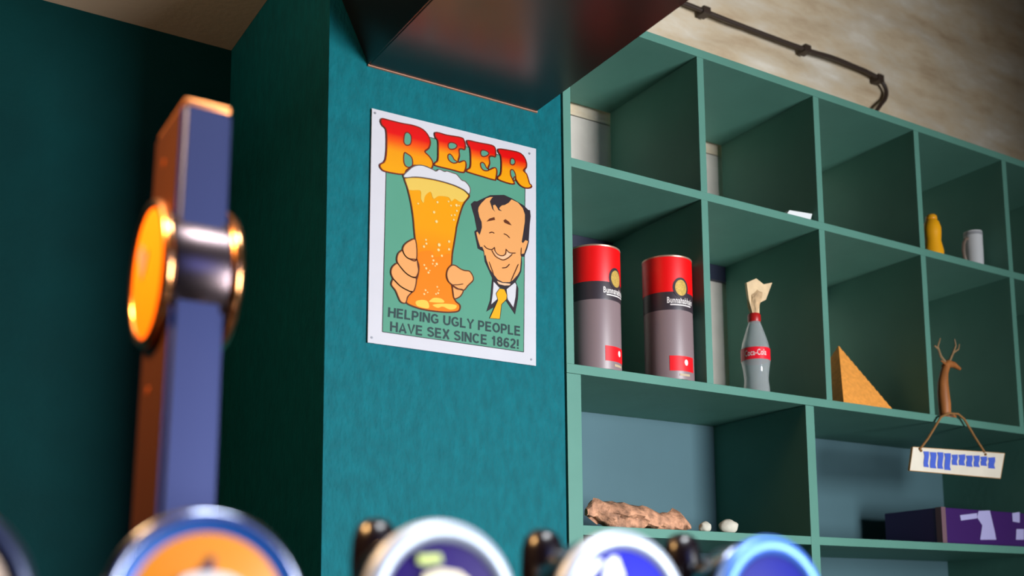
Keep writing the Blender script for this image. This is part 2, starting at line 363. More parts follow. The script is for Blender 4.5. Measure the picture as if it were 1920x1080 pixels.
# man
hair = za4([(100,250),(150,208),(190,213),(280,168),(380,123),(580,118),(700,173),(860,268),(930,335),(955,340),(965,430),(950,560),(938,770)])+za5([(712,80),(690,170),(655,262),(622,262)])+za5([(628,330),(618,440),(595,490),(555,560),(500,625),(430,650),(370,635),(300,560),(265,500),(230,420),(185,320),(170,200),(100,165),(88,100)])+za4([(150,650),(185,620),(150,430),(120,330)])
flat('hair_print', hair, M_ink, 3)
face = za4([(430,150),(380,150),(320,170),(250,240),(210,300),(205,350),(225,440),(255,510),(260,590),(240,660),(225,700),(195,650),(178,662),(200,760),(235,870),(265,870),(290,930),(300,1000)])+za5([(195,240),(205,300),(245,410),(295,480),(340,535),(400,565),(480,565),(520,540),(575,480),(603,430),(612,330),(618,230),(652,225),(680,140),(700,78),(668,65),(640,100)])+za4([(835,800),(860,640),(880,500),(880,400),(850,310),(780,230),(700,190),(600,150),(500,140)])
flat('face_print', face, M_skin, 4)
flat('forelock_print', za4([(430,140),(580,120),(690,180),(650,230),(590,265),(550,270),(515,300),(510,320),(550,355),(500,340),(480,300),(450,260),(420,270),(425,320),(450,365),(410,320),(390,260),(375,210),(400,170)]), M_ink, 5)
flat('neck_print', za5([(330,552),(350,588),(420,606),(480,603),(492,585),(440,578),(390,574)]), M_skin2, 5)
for e_ in ([(325,505),(370,460),(440,440),(450,480),(400,490)], [(570,490),(600,470),(650,505),(690,560),(640,545),(585,520)]): flat('eyebrow_print', za4(e_), M_brown, 5)
flat('teeth_print', za4([(425,925),(445,935),(490,990),(560,1008),(610,980),(625,935),(690,970),(640,1020),(570,1050),(510,1030),(460,990)]), M_skin2, 5)
M_line = mat('sign_face_line', (86, 34, 14), .4)
strokes('face_line', [za4([(365,670),(405,658),(440,675)]), za4([(575,680),(620,700),(665,745)]), za4([(290,850),(330,890),(400,910),(445,875)]),
  za4([(445,880),(450,930),(490,980),(550,1000),(600,975),(610,900)]), za4([(400,915),(450,1000),(510,1040),(570,1060),(640,1030),(700,975)]), za4([(610,905),(660,955),(750,960)]),
  za5([(390,395),(440,390),(480,350)]), za5([(585,350),(550,430),(495,555)]), za5([(235,320),(290,470)]), za4([(830,880),(825,1000)])], PX*1.8, M_line, 6)
flat('collar_outline_print', za5([(275,500),(300,560),(370,640),(430,650),(500,610),(555,560),(585,640),(580,760),(545,950),(440,790),(340,790),(300,860),(205,915),(250,780)]), M_ink, 4.5)
flat('neck_print', za5([(330,552),(350,588),(420,606),(480,603),(492,585),(440,578),(390,574)]), M_skin2, 5.5)
for c_ in ([(290,560),(360,635),(320,700),(335,765),(262,830),(280,700)], [(445,650),(545,570),(560,600),(550,740),(525,865),(455,765)]): flat('collar_print', za5(c_), M_foam, 6)
tie = za5([(360,640),(420,650),(450,720),(445,770),(385,830),(365,1005),(245,995),(300,870),(340,780),(320,700)])
flat('tie_print', tie, M_gold, 7)
bmf = bmesh.new(); ribbon(tie, PX*1.1, YS-8*LAY, bmf, True); obj('tie_outline', bmf, M_ink, sg)
def text_mesh(s, bold=.0):
    cu = bpy.data.curves.new('t', 'FONT'); cu.body = s; cu.offset = bold; cu.resolution_u = 3; cu.space_character = 1.06
    to = bpy.data.objects.new('t', cu); C.objects.link(to); bpy.context.view_layer.update()
    dg = bpy.context.evaluated_depsgraph_get(); me = bpy.data.meshes.new_from_object(to.evaluated_get(dg))
    bpy.data.objects.remove(to); bm = bmesh.new(); bm.from_mesh(me); bpy.data.meshes.remove(me)
    xs = [v.co.x for v in bm.verts]; ys = [v.co.y for v in bm.verts]; a0, a1, b0, b1 = min(xs), max(xs), min(ys), max(ys)
    for v in bm.verts: v.co = Vector(((v.co.x-a0)/(a1-a0), (v.co.y-b0)/(b1-b0), 0))
    return bm
def arc(cx, cy, rx, ry, a0, a1, n=9):
    return [(cx+rx*math.cos(math.radians(a0+(a1-a0)*k/n)), cy+ry*math.sin(math.radians(a0+(a1-a0)*k/n))) for k in range(n+1)]
e_ = .09
GL = {  # grotesque capitals as stroke paths: advance width, strokes (height 1)
 'H': (.74, [[(e_,0),(e_,1)], [(.65,0),(.65,1)], [(e_,.52),(.65,.52)]]),
 'E': (.66, [[(e_,0),(e_,1)], [(0,.085),(.62,.085)], [(e_,.52),(.57,.52)], [(0,.915),(.6,.915)]]),
 'L': (.62, [[(e_,0),(e_,1)], [(0,.085),(.58,.085)]]),
 'P': (.68, [[(e_,0),(e_,1)], [(e_,.915),(.36,.915)]+arc(.36,.675,.215,.24,90,-90)+[(e_,.435)]]),
 'I': (.2, [[(.1,0),(.1,1)]]),
 'N': (.74, [[(e_,0),(e_,1)], [(.65,0),(.65,1)], [(.1,.97),(.64,.03)]]),
 'G': (.8, [arc(.4,.5,.315,.415,38,300,16)+[(.62,.16),(.69,.26),(.69,.44),(.42,.44)]]),
 'U': (.74, [[(e_,1),(e_,.38)]+arc(.37,.38,.28,.295,180,360)+[(.65,1)]]),
 'Y': (.72, [[(.05,1),(.36,.48),(.67,1)], [(.36,.5),(.36,0)]]),
 'O': (.82, [arc(.41,.5,.32,.415,0,360,20)]),
 'A': (.76, [[(.07,0),(.38,.94),(.69,0)], [(.2,.28),(.56,.28)]]),
 'V': (.72, [[(.06,1),(.36,.06),(.66,1)]]),
 'S': (.7, [arc(.34,.71,.25,.205,25,200,8)+arc(.35,.30,.26,.215,75,-160,11)]),
 'X': (.7, [[(.07,0),(.63,1)], [(.07,1),(.63,0)]]),
 'C': (.78, [arc(.4,.5,.315,.415,42,318,16)]),
 '1': (.5, [[(.08,.70),(.22,.80),(.31,.97)], [(.31,0),(.31,1)]]),
 '8': (.62, [arc(.31,.72,.185,.20,0,360,14), arc(.31,.28,.225,.215,0,360,14)]),
 '6': (.62, [arc(.31,.31,.22,.235,0,360,14), [(.09,.31),(.10,.6),(.17,.82),(.32,.92),(.46,.88),(.53,.78)]]),
 '2': (.62, [arc(.3,.70,.21,.215,165,-20,9)+[(.44,.5),(.12,.16),(.08,.085)], [(.05,.085),(.56,.085)]]),
 '!': (.24, [[(.12,1),(.12,.3)], [(.12,.17),(.12,0)]]), ' ': (.26, [])}
def sign_text(name, s, quad, ma, layer, wd=.19):
    """quad: bottom-left, bottom-right, top-right, top-left of the line on the sign's plane; every letter is a part"""
    P = [at(x, y, YS-layer*LAY) for x, y in quad]; tot = sum(GL[c][0]+.1 for c in s)-.1; x0 = 0
    W = (P[1]-P[0]).length; Hh = (P[3]-P[0]).length
    def M(x, y):
        u, t = x/tot, y; return P[0]*(1-u)*(1-t)+P[1]*u*(1-t)+P[2]*u*t+P[3]*(1-u)*t
    for c in s:
        adv, sts = GL[c]; bm = bmesh.new()
        for k, st_ in enumerate(sts):
            closed = len(st_) > 12 and abs(st_[0][0]-st_[-1][0]) < 1e-6 and abs(st_[0][1]-st_[-1][1]) < 1e-6
            pts = st_[:-1] if closed else st_; n = len(pts); Q = []
            for i, p in enumerate(pts):
                a = pts[i-1] if closed or i else p; b = pts[(i+1) % n] if closed or i < n-1 else p
                d = (b[0]-a[0], b[1]-a[1]); l = math.hypot(*d) or 1; nx, ny = -d[1]/l*wd/2, d[0]/l*wd/2
                Q.append([bm.verts.new(M(x0+p[0]+nx*q_, p[1]+ny*q_)+Vector((0, z-k*.00002, 0))) for q_ in (1, -1) for z in (0, LAY*.8)])
            for i in range(n if closed else n-1):
                a, b = Q[i], Q[(i+1) % n]
                for f_ in ((a[0], b[0], b[2], a[2]), (a[0], a[1], b[1], b[0]), (a[2], b[2], b[3], a[3])): bm.faces.new(f_)
        x0 += adv+.1
        if sts: obj(name, bm, ma, sg)
M_txt = mat('sign_dark_green_lettering', (50, 74, 74), .4)
sign_text('sign_letter', 'HELPING UGLY PEOPLE', [(727.5, 594), (976, 630), (976, 612), (728.5, 576)], M_txt, 3)
sign_text('sign_letter', 'HAVE SEX SINCE 1862!', [(731.5, 621), (973, 654.5), (973, 636.5), (732, 602.5)], M_txt, 3)
# ---------------------------------------------------------------- whisky tubes
M_red = mat('red_tube_lid', (226, 8, 12), .4); M_dkband = mat('charcoal_tube_band', (52, 44, 50), .4)
M_tgrey = mat('grey_brown_tube', (128, 110, 112), .42, var=.05, vscale=5); M_rlabel = mat('red_tube_label', (226, 20, 30), .4)
M_medal = mat('gold_medallion', (206, 172, 88), .35, .3, var=.25, vscale=400); M_tw = mat('pale_print', (220, 214, 210), .45); M_tin = mat('tin_rim', (190, 150, 130), .35, .6)
ZS2 = ZB2+T/2+.0006
def cyl_map(bm, c, r, ang, w_, h_, z):
    """unit-square mesh wrapped on a cylinder; ang = direction of its middle"""
    for v in bm.verts:
        a_ = ang+(v.co.x-.5)*w_/r; v.co = Vector((c[0]+r*math.cos(a_), c[1]+r*math.sin(a_), z+(v.co.y-.5)*h_))
    return bm
def patch(c, r, ang, w_, h_, z, disc=False):
    bm = bmesh.new()
    if disc:
        rings = []
        for k in range(5):
            rings.append([bm.verts.new((.5+.5*k/4*math.cos(t*math.pi/12), .5+.5*k/4*math.sin(t*math.pi/12), 0)) for t in range(24)] if k else None)
        cc = bm.verts.new((.5, .5, 0))
        for t in range(24): bm.faces.new((cc, rings[1][t], rings[1][(t+1) % 24]))
        for a_, b_ in zip(rings[1:], rings[2:]):
            for t in range(24): bm.faces.new((a_[t], b_[t], b_[(t+1) % 24], a_[(t+1) % 24]))
    else:
        n = 12; g = [[bm.verts.new((i/n, j, 0)) for i in range(n+1)] for j in (0, 1)]
        for i in range(n): bm.faces.new((g[0][i], g[0][i+1], g[1][i+1], g[1][i]))
    cyl_map(bm, c, r, ang, w_, h_, z)
    r_ = bmesh.ops.extrude_face_region(bm, geom=list(bm.faces))
    for v in [e for e in r_['geom'] if isinstance(e, bmesh.types.BMVert)]:
        d = Vector((v.co.x-c[0], v.co.y-c[1], 0)); v.co += d.normalized()*.0003
    return bm
def whisky_tube(pcx, Yc, topy, R, ang, label):
    c = at(pcx, topy, Yc); cx, cy = c.x, c.y; z0 = ZS2+.0003; h = at(pcx, topy, Yc).z-z0
    t = thing('whisky_tube', label, 'tube', (cx, cy, z0), 'whisky tubes in the left pigeonhole')
    zl = z0+h*.70; zm = z0+h*.555
    obj('tube_body', lathe([(R*.985, 0), (R, .002), (R, zm-z0)], (cx, cy, z0), 48), M_tgrey, t, True)
    obj('tube_band', lathe([(R*1.006, zm-z0), (R*1.012, zm-z0+.002), (R*1.012, zl-z0)], (cx, cy, z0), 48), M_dkband, t, True)
    obj('lid', lathe([(R*1.015, zl-z0), (R*1.02, zl-z0+.001), (R*1.02, h-.003)], (cx, cy, z0), 48), M_red, t, True)
    obj('rim', lathe([(R*1.02, h-.003), (R*1.03, h-.002), (R*1.03, h), (R*.99, h), (R*.99, h-.003)], (cx, cy, z0), 48, closed=False), M_tin, t, True)
    zmd = z0+h*.735
    obj('medallion_border', patch((cx, cy), R*1.022, ang, R*.72, R*.86, zmd, True), M_dkband, t, True)
    obj('medallion', patch((cx, cy), R*1.032, ang, R*.54, R*.66, zmd, True), M_medal, t, True)
    bm = text_mesh('Bunnahabhain', .02)
    bmesh.ops.subdivide_edges(bm, edges=[e for e in bm.edges if e.calc_length() > .05], cuts=2)
    obj('lettering', cyl_map(bm, (cx, cy), R*1.026, ang+.02, R*1.25, h*.05, z0+h*.632), M_tw, t)
    obj('small_lettering', patch((cx, cy), R*1.02, ang+.02, R*1.0, h*.01, z0+h*.595), M_tw, t)
    obj('label_panel', patch((cx, cy), R*1.004, ang+.05, R*1.2, h*.12, z0+h*.125), M_rlabel, t, True)
    obj('label_emblem', patch((cx, cy), R*1.014, ang+.16, R*.18, h*.05, z0+h*.135, True), M_tw, t)
    obj('bottom_lettering', patch((cx, cy), R*1.004, ang+.1, R*.5, h*.018, z0+h*.035), mat('bronze_print', (180, 160, 130), .5), t)
whisky_tube(1250, 1.648, 493, .0470, math.atan2(-.993, -.119), 'grey whisky tube with red lid standing nearer the divider, right of the other tube')
whisky_tube(1113, 1.650, 474, .0480, math.atan2(-.951, .307), 'grey whisky tube with red lid partly hidden behind the left upright')
# ---------------------------------------------------------------- glass bottle with cork figure
M_glass = mat('clear_bottle_glass', (225, 232, 232), .06, Transmission_Weight=.75, IOR=1.3)
def bottle():
    Y = 1.68; c = at(1418, 700, Y); cx, cy = c.x, c.y; z0 = ZS2; zt_ = at(1418, 592, Y).z; h = (zt_-z0)
    R = .0295
    t = thing('glass_bottle', 'clear contour soda bottle with red label and crumpled paper figure in its neck', 'bottle', (cx, cy, z0))
    prof = [(.004, .004), (.024, .0), (.027, .004), (.0265, .03), (.0245, .05), (.026, .07), (.0295, .095), (.0295, .125), (.0265, .145), (.0185, .175), (.0125, .195), (.0115, .205), (.0115, .215)]
    k = h/.215; prof = [(r_, z*k) for r_, z in prof]
    inner = [(max(r_-.0028, .002), max(z, .006)) for r_, z in reversed(prof)]
    obj('bottle_glass', lathe(prof+inner[:-1], (cx, cy, z0), 40), M_glass, t, True)
    obj('bottle_label', lathe([(.0299, .097*k), (.0299, .127*k), (.0301, .127*k), (.0301, .097*k)], (cx, cy, z0), 40, closed=True), mat('soda_red_label', (228, 24, 44), .35), t, True)
    a_ = math.atan2(-cy, -cx)
    bm = text_mesh('Coca-Cola', .01); bmesh.ops.subdivide_edges(bm, edges=[e for e in bm.edges if e.calc_length() > .05], cuts=2)
    for v in bm.verts: v.co.y += (v.co.x-.5)*.1
    obj('label_lettering', cyl_map(bm, (cx, cy), .0304, a_, .048, .015*k, z0+.113*k), M_tw, t)
    obj('collar', lathe([(.0125, .197*k), (.0135, .2*k), (.0135, .214*k), (.012, .218*k)], (cx, cy, z0), 24), mat('red_bottle_collar', (170, 20, 20), .4), t, True)
    from mathutils import noise
    bm = bmesh.new(); bmesh.ops.create_icosphere(bm, subdivisions=3, radius=1)
    for v in bm.verts:
        p = v.co.copy(); n_ = noise.noise(p*2.2)*.3
        lean = .012*max(0, p.z)
        v.co = Vector((cx+p.x*(.011+.012*max(0, p.z+.3))*(1+n_)+lean, cy+p.y*.011*(1+n_), zt_+.026+p.z*.032*(1+n_*.4)))
    obj('paper_plume', bm, mat('tan_crumpled_paper', (196, 164, 124), .8, var=.25, vscale=60), t)
    e = at(1443, 535, Y-.005); q_ = at(1400, 530, Y-.005); w3 = at(1420, 575, Y-.005); w4 = at(1436, 562, Y-.005)
    bm = prism([q_, at(1418, 522, Y-.005), at(1432, 533, Y-.005), at(1448, 530, Y-.005), w4, at(1424, 568, Y-.005), at(1424, 590, Y-.005), at(1412, 590, Y-.005), at(1404, 560, Y-.005)], Vector((.004, .010, .002)))
    obj('paper_wing', bm, mat('pale_tan_paper', (214, 186, 146), .8, var=.12, vscale=50), t)
bottle()
# ---------------------------------------------------------------- small things in the pigeonholes
ZS1 = ZB1+T/2+.0006
c = at(1490, 395, 1.63)
bm = bmesh.new(); p0 = at(1463, 400, 1.63); p1 = at(1519, 407, 1.63)
x0c, x1c = p0.x, p1.x-.013
prism([Vector(p) for p in ((x0c, 1.615, ZS1+.001), (x1c-.004, 1.615, ZS1+.001), (x1c+.004, 1.615, ZS1+.020), (x0c+.012, 1.615, ZS1+.015))], Vector((0, .07, 0)), bm)
tag(own_base(obj('paper_dish', bm, mat('white_card', (222, 226, 226), .5))), 'small white tilted card dish at the front edge of the top row', 'dish')
c = at(1748, 440, 1.66); zt_ = at(1748, 404, 1.66).z; h = zt_-ZS1
yt = thing('yellow_bottle', 'small yellow squeeze bottle beside the grey mug in the top row', 'bottle', (c.x, c.y, ZS1))
obj('bottle_body', lathe([(.020, 0), (.0235, .003), (.024, h*.25), (.019, h*.45), (.0205, h*.6), (.021, h*.72), (.017, h*.84), (.012, h*.9)], (c.x, c.y, ZS1), 32), mat('yellow_plastic', (240, 168, 16), .4), yt, True)
obj('cap', lathe([(.013, h*.9), (.0135, h*.91), (.0125, h*.97), (.009, h)], (c.x, c.y, ZS1), 24), mat('yellow_cap', (232, 160, 24), .4), yt, True)
c = at(1826, 470, 1.66); h = at(1826, 437, 1.66).z-ZS1
mg = thing('ceramic_mug', 'pale grey mug with a dim brown handle standing right of the yellow bottle', 'mug', (c.x, c.y, ZS1))
obj('mug_body', lathe([(.016, 0), (.0205, .002), (.0215, h*.5), (.022, h), (.0195, h), (.019, h*.5), (.017, .006)], (c.x, c.y, ZS1), 36), mat('pale_grey_glaze', (196, 198, 200), .3), mg, True)
obj('handle', tube([(c.x-.020, c.y, ZS1+h*.82)]+[(c.x-.021-.019*math.sin(a_), c.y, ZS1+h*(.5+.32*math.cos(a_))) for a_ in (.5, 1, 1.57, 2.1, 2.6)]+[(c.x-.020, c.y, ZS1+h*.18)], .0042), mat('brown_glaze', (120, 104, 92), .4), mg, True)
obj('rim_band', lathe([(.0222, h*.90), (.0224, h*.91), (.0224, h*.96), (.0222, h*.97)], (c.x, c.y, ZS1), 36, closed=True), mat('grey_rim_band', (150, 152, 156), .3), mg, True)
# pyramid
def pyramid():
    sx = .17; x0_, y0_ = 1.824, 1.655; ap = at(1605, 655, 1.74); h = ap.z-ZS2; N = 14; bm = bmesh.new(); cx, cy = x0_+sx/2, y0_+sx/2
    for k in range(N):
        a_ = sx/2*(1-k/N); a2 = sx/2*(1-(k+.8)/N)
        z0, z1 = ZS2+h*k/N, ZS2+h*(k+1)/N; n0 = len(bm.verts)
        vv = []
        for s_, z in ((a_, z0), (a2, z1)):
            vv.append([bm.verts.new((cx+i*s_, cy+j*s_, z)) for i, j in ((-1, -1), (1, -1), (1, 1), (-1, 1))])
        bm.faces.new(vv[0][::-1]); bm.faces.new(vv[1])
        for i in range(4): bm.faces.new((vv[0][i], vv[0][(i+1) % 4], vv[1][(i+1) % 4], vv[1][i]))
    return bm
tag(own_base(obj('model_pyramid', pyramid(), mat('sandstone_orange', (240, 158, 66), .75, var=.12, vscale=120, bump=.3, bscale=300))), 'orange sandstone model pyramid with stepped courses in the second row', 'pyramid')
# carved antelope
def deer():
    Y = 1.635; P = lambda x, y, dy=0: at(x, y, Y+dy)
    b_ = P(1772, 778); t = thing('carved_deer', 'small carved wooden deer with thin antlers above the hanging board', 'figurine', (b_.x, Y, ZS2))
    M = mat('carved_brown_wood', (170, 104, 52), .5, var=.25, vscale=40, stretch=(1, 1, .3))
    zb_ = ZS2
    base = Vector((b_.x, Y, zb_))
    obj('plinth', lathe([(.022, 0), (.024, .003), (.024, .008), (.016, .012)], base, 24), M, t, True)
    obj('torso', tube([base+Vector((0, 0, .009)), P(1771, 758), P(1769, 740), P(1768, 718), P(1770, 700), P(1775, 684)], [.013, .014, .0135, .012, .0095, .009], 12), M, t, True)
    obj('head', tube([P(1770, 688), P(1777, 682), P(1788, 684), P(1800, 692)], [.007, .0095, .007, .0035], 10), M, t, True)
    for pts in ([(1773, 680), (1764, 668), (1758, 650), (1763, 634)], [(1779, 680), (1786, 664), (1792, 648), (1790, 636)]):
        obj('antler', tube([P(x, y) for x, y in pts], [.0034, .0028, .0022, .0012], 6), mat('pale_horn', (150, 120, 84), .5), t, True)
    for pts in ([(1787, 662), (1797, 655), (1799, 645)], [(1760, 655), (1752, 648)]):
        obj('tine', tube([P(x, y) for x, y in pts], [.0024, .0018, .001][:len(pts)], 6), mat('pale_horn', (150, 120, 84), .5), t, True)
    for s_ in (-1, 1):
        obj('ear', tube([P(1775, 684, s_*.004), P(1768+4*s_, 676, s_*.014)], [.0035, .001], 6), M, t, True)
deer()
# hanging board
def hanging():
    Y = YF-.008; P = lambda x, y, dy=0: at(x, y, Y+dy)
    q_ = [(1712, 838), (1884, 850), (1876, 897), (1706, 882)]
    t = thing('hanging_board', 'small white wooden board with blue writing hung on brown twine below the deer', 'sign', P(1795, 890))
    obj('board', prism([P(x, y) for x, y in q_], Vector((0, .006, 0))), mat('cream_board', (222, 214, 196), .6, var=.06), t)
    bm = bmesh.new(); M = mat('tan_board_edge', (190, 150, 100), .6)
    for e0, e1 in zip(q_, q_[1:]+q_[:1]): ribbon([e0, e1], .0022, Y-.0006, bm, depth=.004)
    obj('board_edge', bm, M, t)
    # blurred blue brush lettering: unreadable strokes
    random.seed(3); Mb = mat('blue_brush_paint', (70, 98, 200), .5)
    xs = [1731, 1743, 1757, 1770, 1784, 1797, 1811, 1825, 1838, 1852, 1867]
    for k, (xa, xb) in enumerate(zip(xs, xs[1:])):
        tp = 846+(xa-1731)*.085+random.uniform(-1, 1); bt = tp+(30 if k < 4 else 21)+random.uniform(-2, 3)
        pl = [(xa+.6, tp+random.uniform(0, 2)), (xb-1.2, tp+1), (xb-.8, tp+8), (xb-3, bt-7), (xb-1, bt), (xa+1.5, bt-1), (xa+1, bt-9), (xa+2.5, tp+9)]
        obj('brush_mark', prism([P(x, y, -.0012) for x, y in pl], Vector((0, .0006, 0))), Mb, t)
    M = mat('brown_twine', (140, 98, 50), .8, bump=.4, bscale=500)
    top = [P(1762, 782), P(1776, 776), P(1792, 776)]
    obj('twine', tube([P(1724, 843, -.002), P(1740, 822, -.002), P(1764, 782, -.003), P(1778, 775, -.003), P(1796, 776, -.003), P(1808, 786, -.003), P(1828, 820, -.002), P(1846, 848, -.002)], .0026, 8), M, t, True)
    obj('pin', lathe([(.0015, -.004), (.003, -.003), (.003, -.001), (.0012, 0), (.0012, .007)], P(1786, 777, -.001), 12, 'Y'), M, t)
    for x, y in ((1727, 845), (1848, 852), ): obj('knot', lathe([(.001, -.003), (.003, -.001), (.003, .001), (.001, .002)], P(x, y, -.002), 10, 'Y'), M, t)
hanging()
# driftwood, pebbles, purple box
ZS3 = ZB3+T/2+.0006
def driftwood():
    from mathutils import noise
    Y = 1.66; bm = bmesh.new(); pts = [(1095, 955), (1112, 957), (1140, 966), (1175, 970), (1210, 975), (1245, 980), (1268, 982), (1290, 990)]; rad = [.006, .016, .024, .026, .022, .021, .022, .009]
    P = []
    for i in range(len(pts)-1):
        for k in range(4):
            f_ = k/4; P.append(((pts[i][0]*(1-f_)+pts[i+1][0]*f_), (pts[i][1]*(1-f_)+pts[i+1][1]*f_), rad[i]*(1-f_)+rad[i+1]*f_))
    tube([at(x, y, Y) for x, y, r_ in P], [r_ for *_, r_ in P], 20, bm)
    for v in bm.verts:
        n_ = noise.noise(v.co*38)*.011+noise.noise(v.co*90)*.006; v.co.z += n_; v.co.y += n_
        v.co.z = max(v.co.z, ZS3+.0004)
    return bm
tag(own_base(obj('driftwood_piece', driftwood(), mat('reddish_driftwood', (176, 128, 98), .8, var=.6, vscale=60, bump=.9, bscale=120), smooth=True)), 'knobbly pinkish brown driftwood lying in the wide left bay', 'driftwood')
from mathutils import noise
for (px_, w_, h_, lab) in ((1322, .013, .011, 'small white pebble beside the end of the driftwood'), (1366, .020, .015, 'larger pale pebble near the bay divider')):
    c = at(px_, 990, 1.625); bm = bmesh.new(); bmesh.ops.create_icosphere(bm, subdivisions=3, radius=1)
    for v in bm.verts:
        p = v.co.copy(); n_ = 1+.18*noise.noise(p*1.6+Vector((px_, 0, 0))); v.co = Vector((c.x+p.x*w_*n_, c.y+p.y*w_*.8*n_, ZS3+h_*.86+p.z*h_*n_))
        v.co.z = max(v.co.z, ZS3+.0003)
    tag(own_base(obj('pebble', bm, mat('pale_pebble', (190, 186, 170), .7, var=.12, vscale=60), smooth=True)), lab, 'pebble', 'pebbles on the lower shelf')
pb0 = at(1768, 1015, 1.64); pz1 = at(1768, 951, 1.64).z
pb = thing('purple_box', 'dark purple gift box with pale markings lying on the lower right shelf', 'box', (pb0.x+.15, 1.7, ZS3))
obj('box_body', bx(pb0.x, V2-.03, 1.64, 1.80, ZS3, pz1, .002), mat('dark_purple_card', (58, 26, 92), .4), pb)
obj('corner_strip', bx(pb0.x-.0008, pb0.x+.014, 1.6392, 1.655, ZS3+.0005, pz1+.0006), mat('dull_mauve_strip', (112, 84, 92), .5), pb)
def bmarks():
    for pl in ([(1835, 958), (1856, 957), (1866, 1000), (1868, 1012), (1838, 1012), (1842, 985), (1832, 970)], [(1800, 966), (1832, 962), (1832, 972), (1802, 976)], [(1898, 962), (1912, 960), (1912, 980), (1899, 978)], [(1906, 992), (1920, 992), (1920, 1012), (1905, 1012)]):
        obj('pale_mark', prism([at(x, y, 1.6392) for x, y in pl], Vector((0, .0006, 0))), mat('lilac_print', (172, 168, 214), .5), pb)
bmarks()
# ---------------------------------------------------------------- cable on the wall
M_cab = mat('dark_brown_cable', (62, 48, 40), .5)
YC = YB+.002
cab = thing('wall_cable', 'dark brown cable clipped along the whitewashed wall and bending down behind the shelf', 'cable', at(1500, 90, YC))
cp = [(1180, -35), (1280, 5), (1330, 25), (1420, 60), (1510, 93), (1560, 108), (1600, 124), (1632, 138), (1652, 152), (1661, 168), (1660, 184), (1650, 198), (1638, 215)]
sp = smooth_pts(cp, False, 4)
obj('cable', tube([at(x, y, YC) for x, y in sp], .0058, 10), M_cab, cab, True)
for x, y in ((1322, 22), (1511, 93), (1648, 148)):
    c = at(x, y, YC); obj('cable_clip', bx(c.x-.011, c.x+.011, c.y-.009, YB+.02, c.z-.009, c.z+.010, .002), M_cab, cab)
# ---------------------------------------------------------------- bar, taps
M_chrome = mat('polished_chrome', (136, 144, 164), .2, 1.0); M_brush = mat('satin_steel', (56, 62, 92), .46, 1.0)
bar = thing('bar_counter', 'dark wooden bar counter under the beer taps', 'counter', (.9, .7, 0))
obj('bar_top', bx(-.5, 2.2, .4, 1.05, .86, .9, .004), M_counter, bar)
obj('bar_front', bx(-.45, 2.15, .46, 1.0, 0, .86), M_counter, bar)
YT = .6
M_hand = mat('glossy_black_handle', (16, 10, 16), .24)
def badge(idx, pcx, rad, topy, rimmat, ringmat, facemat, label, inner=.78, ringin=None, facefn=None, handle=None):
    ct = at(pcx, topy, YT); cx = ct.x; cz = ct.z-rad
    t = thing('beer_tap', label, 'beer tap', (cx, YT, .9), 'beer taps along the bar')
    obj('tap_column', lathe([(.026, 0), (.026, .006), (.014, .012), (.013, cz-rad*.72-.9), (.017, cz-rad*.6-.9)], (cx, YT+.035, .9), 28), M_chrome, t, True)
    obj('badge_housing', lathe([(rad*.72, .052), (rad*.9, .04), (rad*.96, .012), (rad*.9, .008)], (cx, YT, cz), 64, 'Y'), M_chrome, t, True)
    # rounded rim
    prof = []
    rc = (1+inner)/2*rad; rw = (1-inner)/2*rad
    for k in range(20):
        a_ = 2*math.pi*k/20; prof.append((rc+rw*math.cos(a_), rw*.95*math.sin(a_)+.004))
    obj('badge_rim', lathe(prof, (cx, YT, cz), 96, 'Y', closed=True), rimmat, t, True)
    fr = rad*inner*1.02
    if ringin:
        obj('badge_ring', lathe([(rad*ringin, 0), (fr, -.001), (fr, .006), (rad*ringin, .006)], (cx, YT, cz), 72, 'Y', closed=True), ringmat, t, True); fr = rad*ringin
    obj('badge_face', lathe([(.0005, -.0030), (fr*.5, -.0022), (fr, 0), (fr, .006)], (cx, YT, cz), 64, 'Y'), facemat, t, True)
    if facefn: facefn(t, cx, cz)
    if handle:
        hx, hy, hr = handle; hc = at(hx, hy, YT+.09); h = .10; r_ = hr
        hd_ = lathe([(r_*.45, -h), (r_*.8, -h*.85), (r_*1.0, -h*.55), (r_*1.04, -h*.3), (r_*.97, -h*.14), (r_*.8, -h*.06), (r_*.5, -h*.015), (r_*.12, 0)], hc, 32)
        obj('handle', hd_, M_hand, t, True)
        obj('handle_stem', tube([(hc.x, hc.y, hc.z-h+.002), (hc.x, hc.y, hc.z-h-.02), (cx, YT+.05, cz-rad*.5)], .006, 12), M_chrome, t, True)
    return t
def shape(t, pts, ma, name, Y=YT-.0042, dy=.0024):
    return obj(name, prism([at(x, y, Y) for x, y in pts], Vector((0, dy, 0))), ma, t)
M_bblue = mat('blue_enamel_ring', (30, 84, 160), .25, .3)
M_borange = mat('orange_badge_face', (220, 132, 8), .3, Specular_IOR_Level=.3); M_bpurple = mat('violet_badge_face', (38, 22, 92), .4, Specular_IOR_Level=.07); M_bbl = mat('royal_blue_badge_face', (8, 18, 170), .4, Specular_IOR_Level=.07); M_bnavy = mat('navy_badge_face', (4, 16, 120), .4, Specular_IOR_Level=.07)
M_steel = mat('pale_steel_rim', (168, 178, 192), .42, .35); M_blrim = mat('pale_blue_rim', (72, 120, 206), .4, .35); M_dkrim = mat('dark_blue_grey_rim', (60, 66, 84), .3, .8)
def f1(t, cx, cz):
    D = mat('dark_emblem_print', (62, 40, 72), .3)
    shape(t, [(372, 1072), (388, 1058), (400, 1042), (404, 1054), (400, 1066), (416, 1080), (430, 1100), (360, 1100)], D, 'emblem')
    shape(t, [(340, 1082), (362, 1074), (395, 1071), (430, 1076), (455, 1088), (470, 1110), (330, 1110)], mat('pale_emblem_print', (224, 216, 210), .3), 'emblem_arc', YT-.0046)
